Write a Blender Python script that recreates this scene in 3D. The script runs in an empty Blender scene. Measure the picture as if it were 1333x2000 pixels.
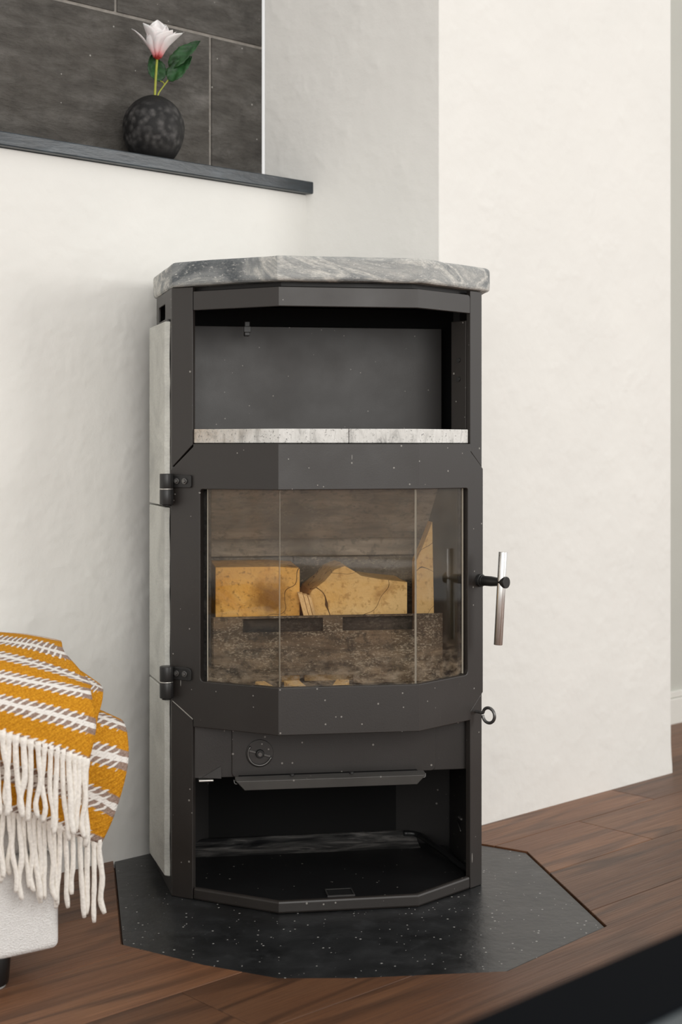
import bpy, bmesh, math, random
from mathutils import Vector, Matrix, noise
from mathutils.geometry import delaunay_2d_cdt
R = math.radians
SC = bpy.context.scene
COL = SC.collection
random.seed(7)

# ------------------------------------------------------------------ camera, world, lights
cd = bpy.data.cameras.new('camera')
cam = bpy.data.objects.new('camera', cd); COL.objects.link(cam)
cam.location = (0, 0, .856); cam.rotation_euler = (R(90), 0, 0)
cd.sensor_fit = 'VERTICAL'; cd.sensor_height = 36; cd.sensor_width = 24
cd.lens = 50; cd.shift_y = -.065; cd.clip_start = .05
cd.dof.use_dof = True; cd.dof.focus_distance = 2.68; cd.dof.aperture_fstop = 4.5
SC.camera = cam

w = bpy.data.worlds.new('room_light'); SC.world = w; w.use_nodes = True
w.node_tree.nodes['Background'].inputs[0].default_value = (1.0, .985, .96, 1)
w.node_tree.nodes['Background'].inputs[1].default_value = .82

def area(name, loc, target, sx, sy, power, col=(1, 1, 1)):
    l = bpy.data.lights.new(name, 'AREA'); l.shape = 'RECTANGLE'; l.size = sx; l.size_y = sy
    l.energy = power; l.color = col
    o = bpy.data.objects.new(name, l); COL.objects.link(o)
    o.location = loc
    o.rotation_euler = (Vector(target) - Vector(loc)).to_track_quat('-Z', 'Y').to_euler()
    return o
area('window_daylight', (1.0, -1.6, 1.7), (0, 2.8, .8), 1.8, 1.9, 54, (1, .98, .945))
area('side_window_daylight', (4.4, 1.5, 1.75), (-.2, 2.9, 1.1), 1.3, 1.7, 56, (1, .98, .95))
area('left_fill', (-1.5, -2.3, 1.8), (0, 2.9, .9), 1.6, 1.8, 20, (1, .98, .95))  # unseen fill light, added to brighten the centre wall

SC.view_settings.view_transform = 'Standard'; SC.view_settings.look = 'None'
SC.view_settings.gamma = 1; SC.view_settings.exposure = 0
SC.view_settings.use_curve_mapping = False
try:
    SC.cycles.use_denoising = True
    SC.cycles.max_bounces = 10; SC.cycles.diffuse_bounces = 5; SC.cycles.glossy_bounces = 5
    SC.cycles.transparent_max_bounces = 16
except Exception: pass

# ------------------------------------------------------------------ materials
class NT:
    def __init__(s, name, rough=.6, spec=.5, metal=0.0):
        s.m = bpy.data.materials.new(name); s.m.use_nodes = True
        s.t = s.m.node_tree; s.b = s.t.nodes['Principled BSDF']
        s.b.inputs['Roughness'].default_value = rough
        s.b.inputs['Specular IOR Level'].default_value = spec
        s.b.inputs['Metallic'].default_value = metal
    def n(s, typ, **kw):
        x = s.t.nodes.new(typ)
        for k, v in kw.items(): setattr(x, k, v)
        return x
    def set(s, sock, v):
        if hasattr(v, 'is_output') or isinstance(v, bpy.types.NodeSocket): s.t.links.new(v, sock)
        else: sock.default_value = v
    def obj(s, scale=(1, 1, 1), rnd=0.0, rot=(0, 0, 0)):
        c = s.n('ShaderNodeTexCoord').outputs['Object']
        mp = s.n('ShaderNodeMapping'); mp.inputs['Scale'].default_value = scale; mp.inputs['Rotation'].default_value = rot
        s.t.links.new(c, mp.inputs['Vector'])
        if rnd:
            oi = s.n('ShaderNodeObjectInfo'); mu = s.math('MULTIPLY', oi.outputs['Random'], rnd)
            s.t.links.new(mu, mp.inputs['Location'])
        return mp.outputs['Vector']
    def noise(s, vec, scale, detail=4, rough=.55, dist=0):
        x = s.n('ShaderNodeTexNoise'); s.t.links.new(vec, x.inputs['Vector'])
        x.inputs['Scale'].default_value = scale; x.inputs['Detail'].default_value = detail
        x.inputs['Roughness'].default_value = rough; x.inputs['Distortion'].default_value = dist
        return x.outputs['Fac']
    def math(s, op, a, b=0.0, clamp=False):
        x = s.n('ShaderNodeMath', operation=op, use_clamp=clamp); s.set(x.inputs[0], a); s.set(x.inputs[1], b)
        return x.outputs[0]
    def ramp(s, fac, stops):
        x = s.n('ShaderNodeValToRGB'); e = x.color_ramp.elements
        while len(e) < len(stops): e.new(.5)
        for i, (p, c) in enumerate(stops):
            e[i].position = p; e[i].color = (c if len(c) == 4 else (*c, 1)) if not isinstance(c, (int, float)) else (c, c, c, 1)
        s.set(x.inputs[0], fac); return x.outputs[0]
    def val(s, fac, a, b, lo=0.0, hi=1.0):
        x = s.n('ShaderNodeMapRange'); s.set(x.inputs[0], fac)
        x.inputs[1].default_value = a; x.inputs[2].default_value = b
        x.inputs[3].default_value = lo; x.inputs[4].default_value = hi
        return x.outputs[0]
    def mix(s, f, a, b, mode='MIX'):
        x = s.n('ShaderNodeMix', data_type='RGBA', blend_type=mode)
        s.set(x.inputs[0], f)
        for i, v in ((6, a), (7, b)):
            if isinstance(v, tuple): v = (*v, 1) if len(v) == 3 else v
            s.set(x.inputs[i], v)
        return x.outputs[2]
    def bump(s, h, strength=.3, dist=.01):
        x = s.n('ShaderNodeBump'); x.inputs['Strength'].default_value = strength; x.inputs['Distance'].default_value = dist
        s.t.links.new(h, x.inputs['Height']); s.t.links.new(x.outputs[0], s.b.inputs['Normal'])
    def specks(s, vec, scale, rad, keep=.5):
        x = s.n('ShaderNodeTexVoronoi'); s.t.links.new(vec, x.inputs['Vector']); x.inputs['Scale'].default_value = scale
        c = s.n('ShaderNodeSeparateColor'); s.t.links.new(x.outputs['Color'], c.inputs[0])
        r = s.math('MULTIPLY', c.outputs[1], rad * scale)
        return s.math('MULTIPLY', s.math('LESS_THAN', x.outputs['Distance'], r), s.math('LESS_THAN', c.outputs[0], keep))
    def col(s, v):
        if isinstance(v, tuple): v = (*v, 1)
        s.set(s.b.inputs['Base Color'], v); return s
M = {}

def m_plaster(name, c, b=.25):
    t = NT(name, .75, .3); v = t.obj()
    big = t.noise(v, 5, 3); fine = t.noise(v, 42, 5, .6)
    lump = t.math('POWER', t.noise(v, 16, 2), 3.0)
    t.col(t.mix(t.val(big, .3, .7), tuple(x * .965 for x in c), c))
    h = t.math('ADD', t.math('MULTIPLY', big, .6), t.math('ADD', t.math('MULTIPLY', fine, .18), t.math('MULTIPLY', lump, .8)))
    t.bump(h, b, .012); return t.m
M['wall'] = m_plaster('white_plaster', (.865, .852, .812), .5)
M['farwall'] = m_plaster('grey_painted_wall', (.56, .56, .51), .1)
M['paint'] = m_plaster('white_gloss_paint', (.78, .77, .72), .04)

def m_slate():
    t = NT('slate_tile', .62, .35); v = t.obj((1, 1, 1), 7.0); vs = t.obj((1.5, 1, 4.6), 11.0, (0, R(-52), 0))
    a = t.noise(vs, 6, 9, .68, .25); b = t.noise(v, 34, 6, .65); c = t.noise(v, 2.6, 3)
    k = t.ramp(a, [(.30, (.034, .031, .028)), (.48, (.072, .067, .060)), (.58, (.10, .094, .086)), (.72, (.15, .14, .13))])
    k = t.mix(t.val(c, .35, .7, 0, .6), k, (.058, .050, .042))
    k = t.mix(t.val(b, .5, .68, 0, .4), k, (.03, .027, .024))
    sp = t.specks(v, 70, .0022, .22)
    k = t.mix(sp, k, (.3, .29, .27))
    oi = t.n('ShaderNodeObjectInfo'); hs = t.n('ShaderNodeHueSaturation'); t.set(hs.inputs['Color'], k)
    t.set(hs.inputs['Value'], t.val(oi.outputs['Random'], 0, 1, .95, 1.6)); k = hs.outputs[0]
    t.col(k); t.bump(t.math('ADD', a, t.math('MULTIPLY', b, .3)), .9, .016); return t.m
M['slate'] = m_slate()
def flat(name, c, rough=.6, spec=.5, metal=0.0, nz=0.0, ns=60, bump=0.0):
    t = NT(name, rough, spec, metal)
    if nz or bump:
        f = t.noise(t.obj(), ns, 4)
        t.col(t.mix(t.val(f, .3, .7), tuple(x * (1 - nz) for x in c), tuple(min(1, x * (1 + nz)) for x in c)))
        if bump: t.bump(f, bump, .004)
    else: t.col(c)
    return t.m
M['grout'] = flat('grey_grout', (.27, .25, .225), .85, .2, nz=.2, bump=.3)

def m_ledge():
    t = NT('dark_slate_ledge', .30, .55); v = t.obj((1, 1, 4))
    a = t.noise(v, 14, 6, .65)
    t.col(t.ramp(a, [(.3, (.014, .018, .022)), (.55, (.026, .036, .045)), (.75, (.065, .082, .096))]))  # bluish tint stands in for sky reflected on the ledge front
    t.bump(a, .25, .004); return t.m
M['ledge'] = m_ledge()

def m_soap(name, light=1.0, vein=1.0, scale=9.0, warm=0.0, pale=False):
    t = NT(name, .55, .35); v = t.obj((.55, 1, 1.5))
    a = t.noise(v, scale, 8, .62, 2.2 * vein); b = t.noise(v, 170, 4, .7); c = t.noise(v, scale * .45, 3, .5, 1.0)
    L = lambda x: tuple(min(.9, q * light) for q in x)
    k = t.ramp(a, [(.30, L((.060, .068, .074))), (.42, L((.17, .178, .178))), (.50, L((.42, .41, .38))), (.56, L((.22, .225, .22))), (.70, L((.38, .37, .345)))])
    if pale: k = t.ramp(a, [(.3, (.46, .46, .43)), (.5, (.60, .60, .555)), (.7, (.68, .68, .63))])
    k = t.mix(t.val(b, .42, .58, 0, .12 if pale else .45), k, L((.14, .145, .145)))
    k = t.mix(t.val(b, .58, .7, 0, .6), k, L((.55, .54, .51)))
    if warm: k = t.mix(t.val(c, .5, .72, 0, warm), k, (.36, .27, .17))
    t.col(k); t.bump(t.math('ADD', a, t.math('MULTIPLY', b, .5)), .35, .006); return t.m
M['soap'] = m_soap('soapstone', 1.6, .62, 7.0)
M['soap_side'] = m_soap('pale_soapstone_side', 1.0, .5, 5, 0, True)

def m_shelf():
    t = NT('streaked_pale_stone', .5, .35); v = t.obj((1.0, 1, 1.0), 0, (0, R(35), 0)); vs = t.obj((3.2, 2, 1.0), 0, (0, R(-42), 0)); o = t.obj()
    a = t.noise(vs, 16, 6, .65, .8); b = t.noise(o, 240, 3, .6)
    k = t.ramp(a, [(.3, (.34, .335, .32)), (.45, (.66, .65, .62)), (.6, (.78, .77, .74)), (.75, (.48, .475, .455))])
    k = t.mix(t.val(b, .60, .68, 0, .8), k, (.13, .125, .12))
    sx = t.n('ShaderNodeSeparateXYZ'); t.t.links.new(o, sx.inputs[0])
    g = t.math('ADD', sx.outputs[0], t.math('MULTIPLY', t.noise(o, 12, 3), .25))
    k = t.mix(t.val(g, -.02, -.21, 0, .75), k, t.mix(t.val(b, .4, .6), (.44, .33, .22), (.24, .18, .12)))
    t.col(k); t.bump(b, .2, .003); return t.m
M['shelf'] = m_shelf()

def m_steel(name, c, rough=.5, spec=.5, speck=.5):
    t = NT(name, rough, spec); v = t.obj()
    a = t.noise(v, 420, 2); b = t.noise(v, 7, 4)
    sp = t.specks(v, 62, .0021, speck)
    sc = t.specks(t.obj((1, 1, .13), 0, (R(14), R(24), 0)), 85, .0014, speck * .35)
    k = t.mix(t.val(b, .3, .7), tuple(x * .88 for x in c), tuple(x * 1.1 for x in c))
    k = t.mix(t.math('MULTIPLY', t.math('MAXIMUM', sp, sc), .7), k, (.35, .33, .30))
    t.col(k); t.set(t.b.inputs['Roughness'], t.val(b, .3, .7, rough - .05, rough + .06))
    t.bump(a, .10, .001); return t.m
M['steel'] = m_steel('black_stove_paint', (.021, .0168, .0142), .46, .72)
M['lip'] = m_steel('worn_bare_lip', (.085, .08, .074), .38, .6)
M['steel_dark'] = m_steel('dark_inner_steel', (.018, .0165, .016), .5, .4)
M['tray'] = m_steel('black_tray_enamel', (.010, .010, .0105), .34, .5, .6)
M['black'] = flat('flat_black', (.008, .008, .008), .8, .2)
M['hinge'] = flat('satin_black_hinge', (.017, .0165, .016), .38, .5)
M['bolt'] = flat('grey_bolt_steel', (.16, .155, .15), .35, .5, .8)
M['silver'] = flat('bright_bare_steel', (.75, .73, .69), .3, .5, .9)
M['chrome'] = flat('brushed_chrome', (.86, .85, .83), .24, .5, 1.0, nz=.08, ns=30)
M['rope'] = flat('sooty_rope_seal', (.022, .020, .018), .7, .3, nz=.8, ns=90, bump=.6)

def m_glass():
    t = NT('stove_glass'); nt = t.t
    o = t.obj(); s = t.obj((1, 1, 2.2))
    tr = t.n('ShaderNodeBsdfTransparent'); tr.inputs[0].default_value = (.985, .98, .965, 1)
    gl = t.n('ShaderNodeBsdfGlossy'); gl.inputs['Roughness'].default_value = .03
    fr = t.n('ShaderNodeFresnel'); fr.inputs[0].default_value = 1.52
    mx = t.n('ShaderNodeMixShader'); ge = t.n('ShaderNodeNewGeometry'); nt.links.new(t.math('MULTIPLY', fr.outputs[0], t.math('SUBTRACT', 1, ge.outputs['Backfacing'])), mx.inputs[0]); nt.links.new(tr.outputs[0], mx.inputs[1]); nt.links.new(gl.outputs[0], mx.inputs[2])
    df = t.n('ShaderNodeBsdfDiffuse'); nt.links.new(t.mix(t.noise(o, 40, 4), (.30, .19, .09, 1), (.48, .42, .34, 1)), df.inputs[0])
    sx = t.n('ShaderNodeSeparateXYZ'); nt.links.new(o, sx.inputs[0])
    low = t.val(sx.outputs[2], .50, .415, 0, 1)
    ash = t.math('MULTIPLY', t.val(t.noise(s, 38, 9, .75, .3), .44, .66), t.math('MULTIPLY', low, .42))
    up = t.val(t.math('ADD', sx.outputs[2], t.math('MULTIPLY', t.noise(t.obj((1, 1, .2)), 14, 3), .02)), .611, .619)
    haze = t.math('ADD', t.math('MULTIPLY', up, t.val(t.noise(o, 9, 4), .3, .7, .03, .10)), .008)  # pale diffuse layer, stronger in the upper part of the panes
    mx2 = t.n('ShaderNodeMixShader'); nt.links.new(t.math('ADD', ash, haze), mx2.inputs[0]); nt.links.new(mx.outputs[0], mx2.inputs[1]); nt.links.new(df.outputs[0], mx2.inputs[2])
    nt.links.new(mx2.outputs[0], nt.nodes['Material Output'].inputs[0]); return t.m
M['glass'] = m_glass()
M['glass_edge'] = flat('ground_glass_edge', (.62, .58, .50), .3, .6)

def m_liner(name, c0, c1, soot=(.05, .047, .044), ash=1.0):
    t = NT(name, .85, .2); v = t.obj((1, 1, 7)); o = t.obj()
    a = t.noise(v, 6, 7, .65, .4); b = t.noise(t.obj((1, 1, 1.9)), 190, 5, .72); c = t.noise(o, 5, 3)
    k = t.mix(t.val(a, .35, .65), c0, c1)
    k = t.mix(t.val(c, .48, .66, 0, .85), k, soot)
    d = t.noise(t.obj((1, 1, 2.4)), 13, 7, .7)
    k = t.mix(t.val(t.math('MULTIPLY', b, t.math('ADD', d, .5)), .54, .64, 0, .55 * min(ash, 1.4)), k, (.46, .39, .30))
    k = t.mix(t.val(t.noise(o, 55, 5, .7), .52, .62, 0, .6), k, soot)
    t.col(k); t.bump(t.math('ADD', a, b), .35, .006); return t.m
M['baffle'] = m_liner('ashy_baffle_stone', (.17, .14, .115), (.46, .38, .30), (.11, .095, .08), .5)
M['side_liner'] = flat('olive_fire_brick', (.105, .092, .064), .85, .2, nz=.15, ns=14, bump=.2)
M['liner'] = m_liner('sooty_fire_lining', (.10, .09, .08), (.24, .21, .18))
M['guard'] = m_liner('ash_stained_iron', (.040, .029, .020), (.165, .115, .075), (.020, .016, .013), .9)
M['guard_dark'] = m_liner('slot_shade', (.012, .010, .009), (.05, .04, .032), (.012, .010, .009), .15)  # darkness behind the guard slots, shade put into the colour

def m_log(name, c0, c1, stain, blot=.58, patch=None):
    t = NT(name, .8, .2); o = t.obj(); v = t.obj((1, 1, 1), 5.0)
    a = t.noise(v, 14, 6, .65, .5); b = t.noise(v, 90, 4, .65); c = t.noise(v, 8, 5, .6, .4)
    k = t.mix(t.val(a, .35, .65), c0, c1)
    k = t.mix(t.val(b, .54, .66, 0, .6), k, stain)
    k = t.mix(t.val(c, blot, blot + .1, 0, .85), k, stain)
    if patch:                                                   # the bark-brown blotch in the middle of this log's face
        ds = t.n('ShaderNodeVectorMath', operation='DISTANCE'); t.t.links.new(t.obj((1, .4, 1)), ds.inputs[0]); ds.inputs[1].default_value = (patch[0], patch[1] * .4, patch[2])
        k = t.mix(t.val(t.math('ADD', ds.outputs['Value'], t.math('MULTIPLY', t.noise(o, 34, 5, .65), .06)), .078, .048, 0, .85), k, stain)
    k = t.mix(t.math('LESS_THAN', t.math('ABSOLUTE', t.math('SUBTRACT', t.noise(v, 6, 2, .5, .2), .5)), .0018), k, (.10, .045, .015))
    t.col(k); t.bump(t.math('ADD', a, b), .4, .006); return t.m
M['log'] = m_log('split_wood', (.70, .33, .06), (.82, .47, .14), (.20, .085, .022), .56, (-.132, .162, .560))
M['log2'] = m_log('pale_split_wood', (.72, .42, .14), (.82, .55, .25), (.42, .22, .07))

def m_grain(name, c0, c1, c2, axis_scale, ws, rough, rnd=0.0, spec=.4, tone=0.0, bstr=.25):
    t = NT(name, rough, spec)
    v = t.obj(axis_scale, rnd)
    rg = t.math('SINE', t.math('MULTIPLY', t.noise(v, ws * .55, 2.5, .45), 62.0))
    g = t.val(rg, -1, 1)
    st = t.noise(t.obj(tuple(a * b for a, b in zip(axis_scale, (1.2, 9, 9))), rnd), 9, 5, .65)
    bl = t.noise(t.obj((1, 2.2, 2), rnd), 2.6, 4, .6)
    k = t.mix(t.val(bl, .3, .7), c0, c1)
    k = t.mix(t.val(st, .4, .68, 0, .65), k, c2)
    k = t.mix(t.math('MULTIPLY', t.val(g, .30, .0), t.val(bl, .35, .6, .12, .6)), k, tuple(x * .55 for x in c2))
    if tone:
        oi = t.n('ShaderNodeObjectInfo'); rr = t.val(oi.outputs['Random'], 0, 1, 1 - tone, 1 + tone)
        hs = t.n('ShaderNodeHueSaturation'); t.set(hs.inputs['Color'], k); t.set(hs.inputs['Value'], rr)
        k = hs.outputs[0]
    t.col(k)
    t.set(t.b.inputs['Roughness'], t.val(st, .3, .7, rough - .06, rough + .10))
    t.bump(t.math('ADD', t.math('MULTIPLY', g, .4), st), bstr, .003); return t.m
M['plank'] = m_grain('dark_oak_plank', (.145, .058, .025), (.225, .105, .050), (.055, .025, .014), (.55, 5.5, 5.5), 1.7, .42, 9.0, .4, .28)
M['kindling'] = m_grain('pale_kindling', (.85, .58, .30), (.78, .48, .2), (.55, .28, .09), (60, 60, 1.5), .1, .7, 0, .3)

def m_tray_glare():  # streaks of glare on the tray's back upturn, painted into the colour
    t = NT('tray_back_glare', .33, .5)
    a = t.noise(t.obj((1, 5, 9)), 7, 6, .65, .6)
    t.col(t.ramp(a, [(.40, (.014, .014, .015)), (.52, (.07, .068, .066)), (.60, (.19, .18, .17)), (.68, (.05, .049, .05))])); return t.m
M['tray_glare'] = m_tray_glare()
def m_hearth():
    t = NT('black_slate_hearth', .33, .5); o = t.obj()
    a = t.noise(o, 9, 6, .6); f = t.noise(o, 60, 5, .6); sp = t.specks(o, 95, .0021, .5); s2 = t.specks(t.obj((1, .3, 1), 0, (0, 0, .4)), 70, .0016, .4)
    k = t.mix(t.val(a, .35, .7), (.010, .0105, .0108), (.026, .027, .028))
    k = t.mix(t.val(t.noise(o, 17, 5, .7), .52, .75, 0, .35), k, (.07, .073, .076))
    k = t.mix(t.math('MAXIMUM', sp, t.math('MULTIPLY', s2, .6)), k, (.42, .41, .39))
    t.col(k); t.set(t.b.inputs['Roughness'], t.val(a, .3, .7, .27, .40))
    t.bump(t.math('ADD', t.math('MULTIPLY', a, .7), t.math('MULTIPLY', f, .35)), .30, .006); return t.m
M['hearth'] = m_hearth()

def m_vase():
    t = NT('speckled_black_ceramic', .6, .35); o = t.obj()
    vo = t.n('ShaderNodeTexVoronoi', feature='SMOOTH_F1'); t.t.links.new(o, vo.inputs['Vector']); vo.inputs['Scale'].default_value = 78
    a = t.noise(o, 20, 3); d = t.math('ADD', vo.outputs['Distance'], t.math('MULTIPLY', t.noise(o, 160, 2), .35))
    sx = t.n('ShaderNodeSeparateXYZ'); t.t.links.new(o, sx.inputs[0])
    z = sx.outputs[2]; band = t.math('MULTIPLY', t.val(z, .125, .095), t.val(z, .012, .04))
    f = t.math('MULTIPLY', t.math('MULTIPLY', t.val(d, .72, .30), t.val(a, .28, .50)), band)
    t.col(t.mix(t.math('MULTIPLY', f, .8), (.012, .0115, .0115), (.105, .10, .097))); t.bump(d, .35, .003); return t.m
M['vase'] = m_vase()
def m_petal():
    t = NT('pink_white_petal', .6, .3); uv = t.n('ShaderNodeTexCoord').outputs['UV']
    sx = t.n('ShaderNodeSeparateXYZ'); t.t.links.new(uv, sx.inputs[0])
    f = t.math('ADD', sx.outputs[1], t.math('MULTIPLY', t.math('SUBTRACT', t.noise(t.obj(), 70, 3), .5), .22))
    t.col(t.ramp(f, [(.0, (.66, .07, .07)), (.10, (.82, .26, .27)), (.26, (.90, .66, .66)), (.46, (.92, .85, .85)), (1, (.93, .91, .90))]))
    t.b.inputs['Subsurface Weight'].default_value = .15; t.b.inputs['Subsurface Radius'].default_value = (.004, .002, .002)
    return t.m
M['petal'] = m_petal()
M['leaf'] = flat('dark_green_leaf', (.018, .075, .020), .45, .45, nz=.55, ns=45, bump=.4)
M['stem'] = flat('yellow_green_stem', (.34, .36, .05), .5, .4, nz=.2)

def m_boucle():
    t = NT('white_boucle', .95, .1); o = t.obj()
    a = t.noise(o, 420, 3, .6); wv = t.n('ShaderNodeTexVoronoi'); t.t.links.new(t.obj((1, 1, 1.9)), wv.inputs['Vector']); wv.inputs['Scale'].default_value = 330
    h = t.math('ADD', a, wv.outputs['Distance'])
    t.col(t.mix(t.val(h, .5, 1.1), (.80, .785, .765), (.89, .88, .86))); t.bump(h, .5, .003); return t.m
M['boucle'] = m_boucle()
def m_blanket():
    t = NT('striped_wool', .95, .1); uv = t.n('ShaderNodeTexCoord').outputs['UV']
    sx = t.n('ShaderNodeSeparateXYZ'); t.t.links.new(uv, sx.inputs[0]); u, v = sx.outputs[0], sx.outputs[1]
    wob = t.math('MULTIPLY', t.math('SUBTRACT', t.noise(uv, 9, 2), .5), .10)
    f = t.math('FRACT', t.math('ADD', v, wob))
    d = t.math('ABSOLUTE', t.math('SUBTRACT', f, .5))                  # 0 mid mustard, .5 white line
    side = t.math('SIGN', t.math('SUBTRACT', f, .5))
    diag = t.math('FRACT', t.math('ADD', t.math('MULTIPLY', u, 19), t.math('MULTIPLY', t.math('MULTIPLY', d, side), 5.5)))
    hat = t.val(t.math('ABSOLUTE', t.math('SUBTRACT', diag, .5)), .27, .36)
    inner = t.val(u, .90, .92)                                         # the rolled side edge has no hatching
    hat2 = t.math('MULTIPLY', hat, t.math('SUBTRACT', 1, inner))
    weave = t.noise(t.obj((1, 1, 1)), 300, 3, .7)
    must = t.mix(t.val(weave, .35, .7), (.50, .20, .012), (.82, .40, .03))
    dg = t.val(t.math('ABSOLUTE', t.math('SUBTRACT', t.math('FRACT', t.math('MULTIPLY', diag, 2)), .5)), .1, .4, 0, .32)
    must = t.mix(dg, must, (.38, .13, .01))
    taupe = t.mix(t.val(weave, .35, .7), (.25, .17, .13), (.42, .31, .26))
    white = (.86, .82, .77)
    edge = t.mix(hat2, taupe, white)
    thr = t.math('ADD', t.math('MULTIPLY', t.math('SUBTRACT', hat2, .5), -.06), .24)
    k = t.mix(t.val(t.math('SUBTRACT', d, thr), -.015, .015), must, edge)
    k = t.mix(t.val(d, .425, .44), k, white)
    t.col(k); t.bump(t.math('ADD', weave, hat), .5, .004); return t.m
M['blanket'] = m_blanket()
M['yarn'] = flat('cream_yarn', (.90, .855, .79), .95, .1, nz=.10, ns=200, bump=.5)
M['plastic'] = flat('black_plastic', (.008, .008, .008), .35, .4)
M['felt'] = flat('grey_felt', (.45, .45, .44), .9, .1)
M['table'] = flat('matt_black_wood', (.0035, .0042, .0055), .9, .05)
M['tabletop'] = flat('smoked_glass', (.045, .06, .07), .3, .4)

# ------------------------------------------------------------------ helpers
def link(name, me, mat, parent=None):
    o = bpy.data.objects.new(name, me); COL.objects.link(o)
    if mat is not None:
        for x in (mat if isinstance(mat, (list, tuple)) else [mat]): me.materials.append(x)
    if parent is not None: o.parent = parent
    return o
def from_bm(name, bm, mat, parent=None, smooth=False, bevel=0.0, segs=2, limit=40):
    bmesh.ops.recalc_face_normals(bm, faces=bm.faces)
    me = bpy.data.meshes.new(name); bm.to_mesh(me); bm.free()
    if smooth: me.polygons.foreach_set('use_smooth', [True] * len(me.polygons))
    o = link(name, me, mat, parent)
    if bevel:
        b = o.modifiers.new('bevel', 'BEVEL'); b.width = bevel; b.segments = segs; b.limit_method = 'ANGLE'; b.angle_limit = R(limit)
    return o
def empty(name, loc, rz=0):
    o = bpy.data.objects.new(name, None); COL.objects.link(o); o.location = loc; o.rotation_euler = (0, 0, rz); o.empty_display_size = .05
    return o
def tag(o, label=None, cat=None, group=None, kind=None):
    if label: o['label'] = label
    if cat: o['category'] = cat
    if group: o['group'] = group
    if kind: o['kind'] = kind
    return o
def bm_prism(poly, z0, z1, bm=None):
    bm = bm or bmesh.new()
    lo = [bm.verts.new((x, y, z0)) for x, y in poly]; hi = [bm.verts.new((x, y, z1)) for x, y in poly]
    bm.faces.new(lo[::-1]); bm.faces.new(hi)
    n = len(poly)
    for i in range(n): bm.faces.new((lo[i], lo[(i + 1) % n], hi[(i + 1) % n], hi[i]))
    return bm
def prism(name, poly, z0, z1, mat, parent=None, bevel=0.0, segs=2, limit=40):
    return from_bm(name, bm_prism(poly, z0, z1), mat, parent, bevel=bevel, segs=segs, limit=limit)
def bm_box(x0, x1, y0, y1, z0, z1, bm=None):
    return bm_prism([(x0, y0), (x1, y0), (x1, y1), (x0, y1)], z0, z1, bm)
def box(name, x0, x1, y0, y1, z0, z1, mat, parent=None, bevel=0.0, segs=2):
    return from_bm(name, bm_box(x0, x1, y0, y1, z0, z1), mat, parent, bevel=bevel, segs=segs)
def bm_tube(pts, rad, n=12, bm=None, cap=True):
    bm = bm or bmesh.new(); pts = [Vector(p) for p in pts]
    rs = rad if isinstance(rad, (list, tuple)) else [rad] * len(pts)
    ref = None; rings = []
    for i, p in enumerate(pts):
        d = (pts[min(i + 1, len(pts) - 1)] - pts[max(i - 1, 0)]).normalized()
        if ref is None: ref = d.orthogonal().normalized()
        ref = (ref - d * ref.dot(d)).normalized(); b = d.cross(ref)
        rings.append([bm.verts.new(p + (ref * math.cos(a) + b * math.sin(a)) * rs[i]) for a in [2 * math.pi * k / n for k in range(n)]])
    for a, b in zip(rings, rings[1:]):
        for k in range(n): bm.faces.new((a[k], a[(k + 1) % n], b[(k + 1) % n], b[k]))
    if cap: bm.faces.new(rings[0][::-1]); bm.faces.new(rings[-1])
    return bm
def tube(name, pts, rad, mat, parent=None, n=12, bevel=0.0):
    o = from_bm(name, bm_tube(pts, rad, n), mat, parent, bevel=bevel)
    for p in o.data.polygons: p.use_smooth = len(p.vertices) == 4
    return o
def catmull(pts, k):
    out = []; n = len(pts)
    for i in range(n - 1):
        p0, p1, p2, p3 = pts[max(i - 1, 0)], pts[i], pts[i + 1], pts[min(i + 2, n - 1)]
        for j in range(k):
            t = j / k
            out.append(.5 * ((2 * p1) + (p2 - p0) * t + (2 * p0 - 5 * p1 + 4 * p2 - p3) * t * t + (3 * p1 - p0 - 3 * p2 + p3) * t ** 3))
    out.append(pts[-1].copy()); return out
def rounded(poly, r, n=4):
    out = []
    for i, p in enumerate(poly):
        p = Vector(p); a = Vector(poly[i - 1]); b = Vector(poly[(i + 1) % len(poly)])
        rr = r[i] if isinstance(r, (list, tuple)) else r
        if rr == 0: out.append(tuple(p)); continue
        q0 = p + (a - p).normalized() * rr; q1 = p + (b - p).normalized() * rr
        for k in range(n + 1):
            t = k / n; out.append(tuple(q0 * (1 - t) ** 2 + p * 2 * t * (1 - t) + q1 * t * t))
    return out

class Path:
    """A folded sheet seen from outside, left to right; s runs along it, off goes inward."""
    def __init__(s, pts, s0=0.0):
        s.p = [Vector(p) for p in pts]; s.S = [s0]
        for a, b in zip(s.p, s.p[1:]): s.S.append(s.S[-1] + (b - a).length)
        s.n = []
        for a, b in zip(s.p, s.p[1:]):
            d = (b - a).normalized(); s.n.append(Vector((-d.y, d.x)))
        s.mit = []
        for i in range(len(s.p)):
            if i == 0: s.mit.append(s.n[0])
            elif i == len(s.p) - 1: s.mit.append(s.n[-1])
            else:
                m = (s.n[i - 1] + s.n[i]).normalized(); s.mit.append(m / m.dot(s.n[i]))
    def at(s, q, off=0.0):
        i = 0
        while i < len(s.n) - 1 and q > s.S[i + 1]: i += 1
        L = s.S[i + 1] - s.S[i]; t = (q - s.S[i]) / L
        a = s.p[i] + s.mit[i] * off; b = s.p[i + 1] + s.mit[i + 1] * off
        return a.lerp(b, t)
    def folds(s): return s.S[1:-1]
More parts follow.
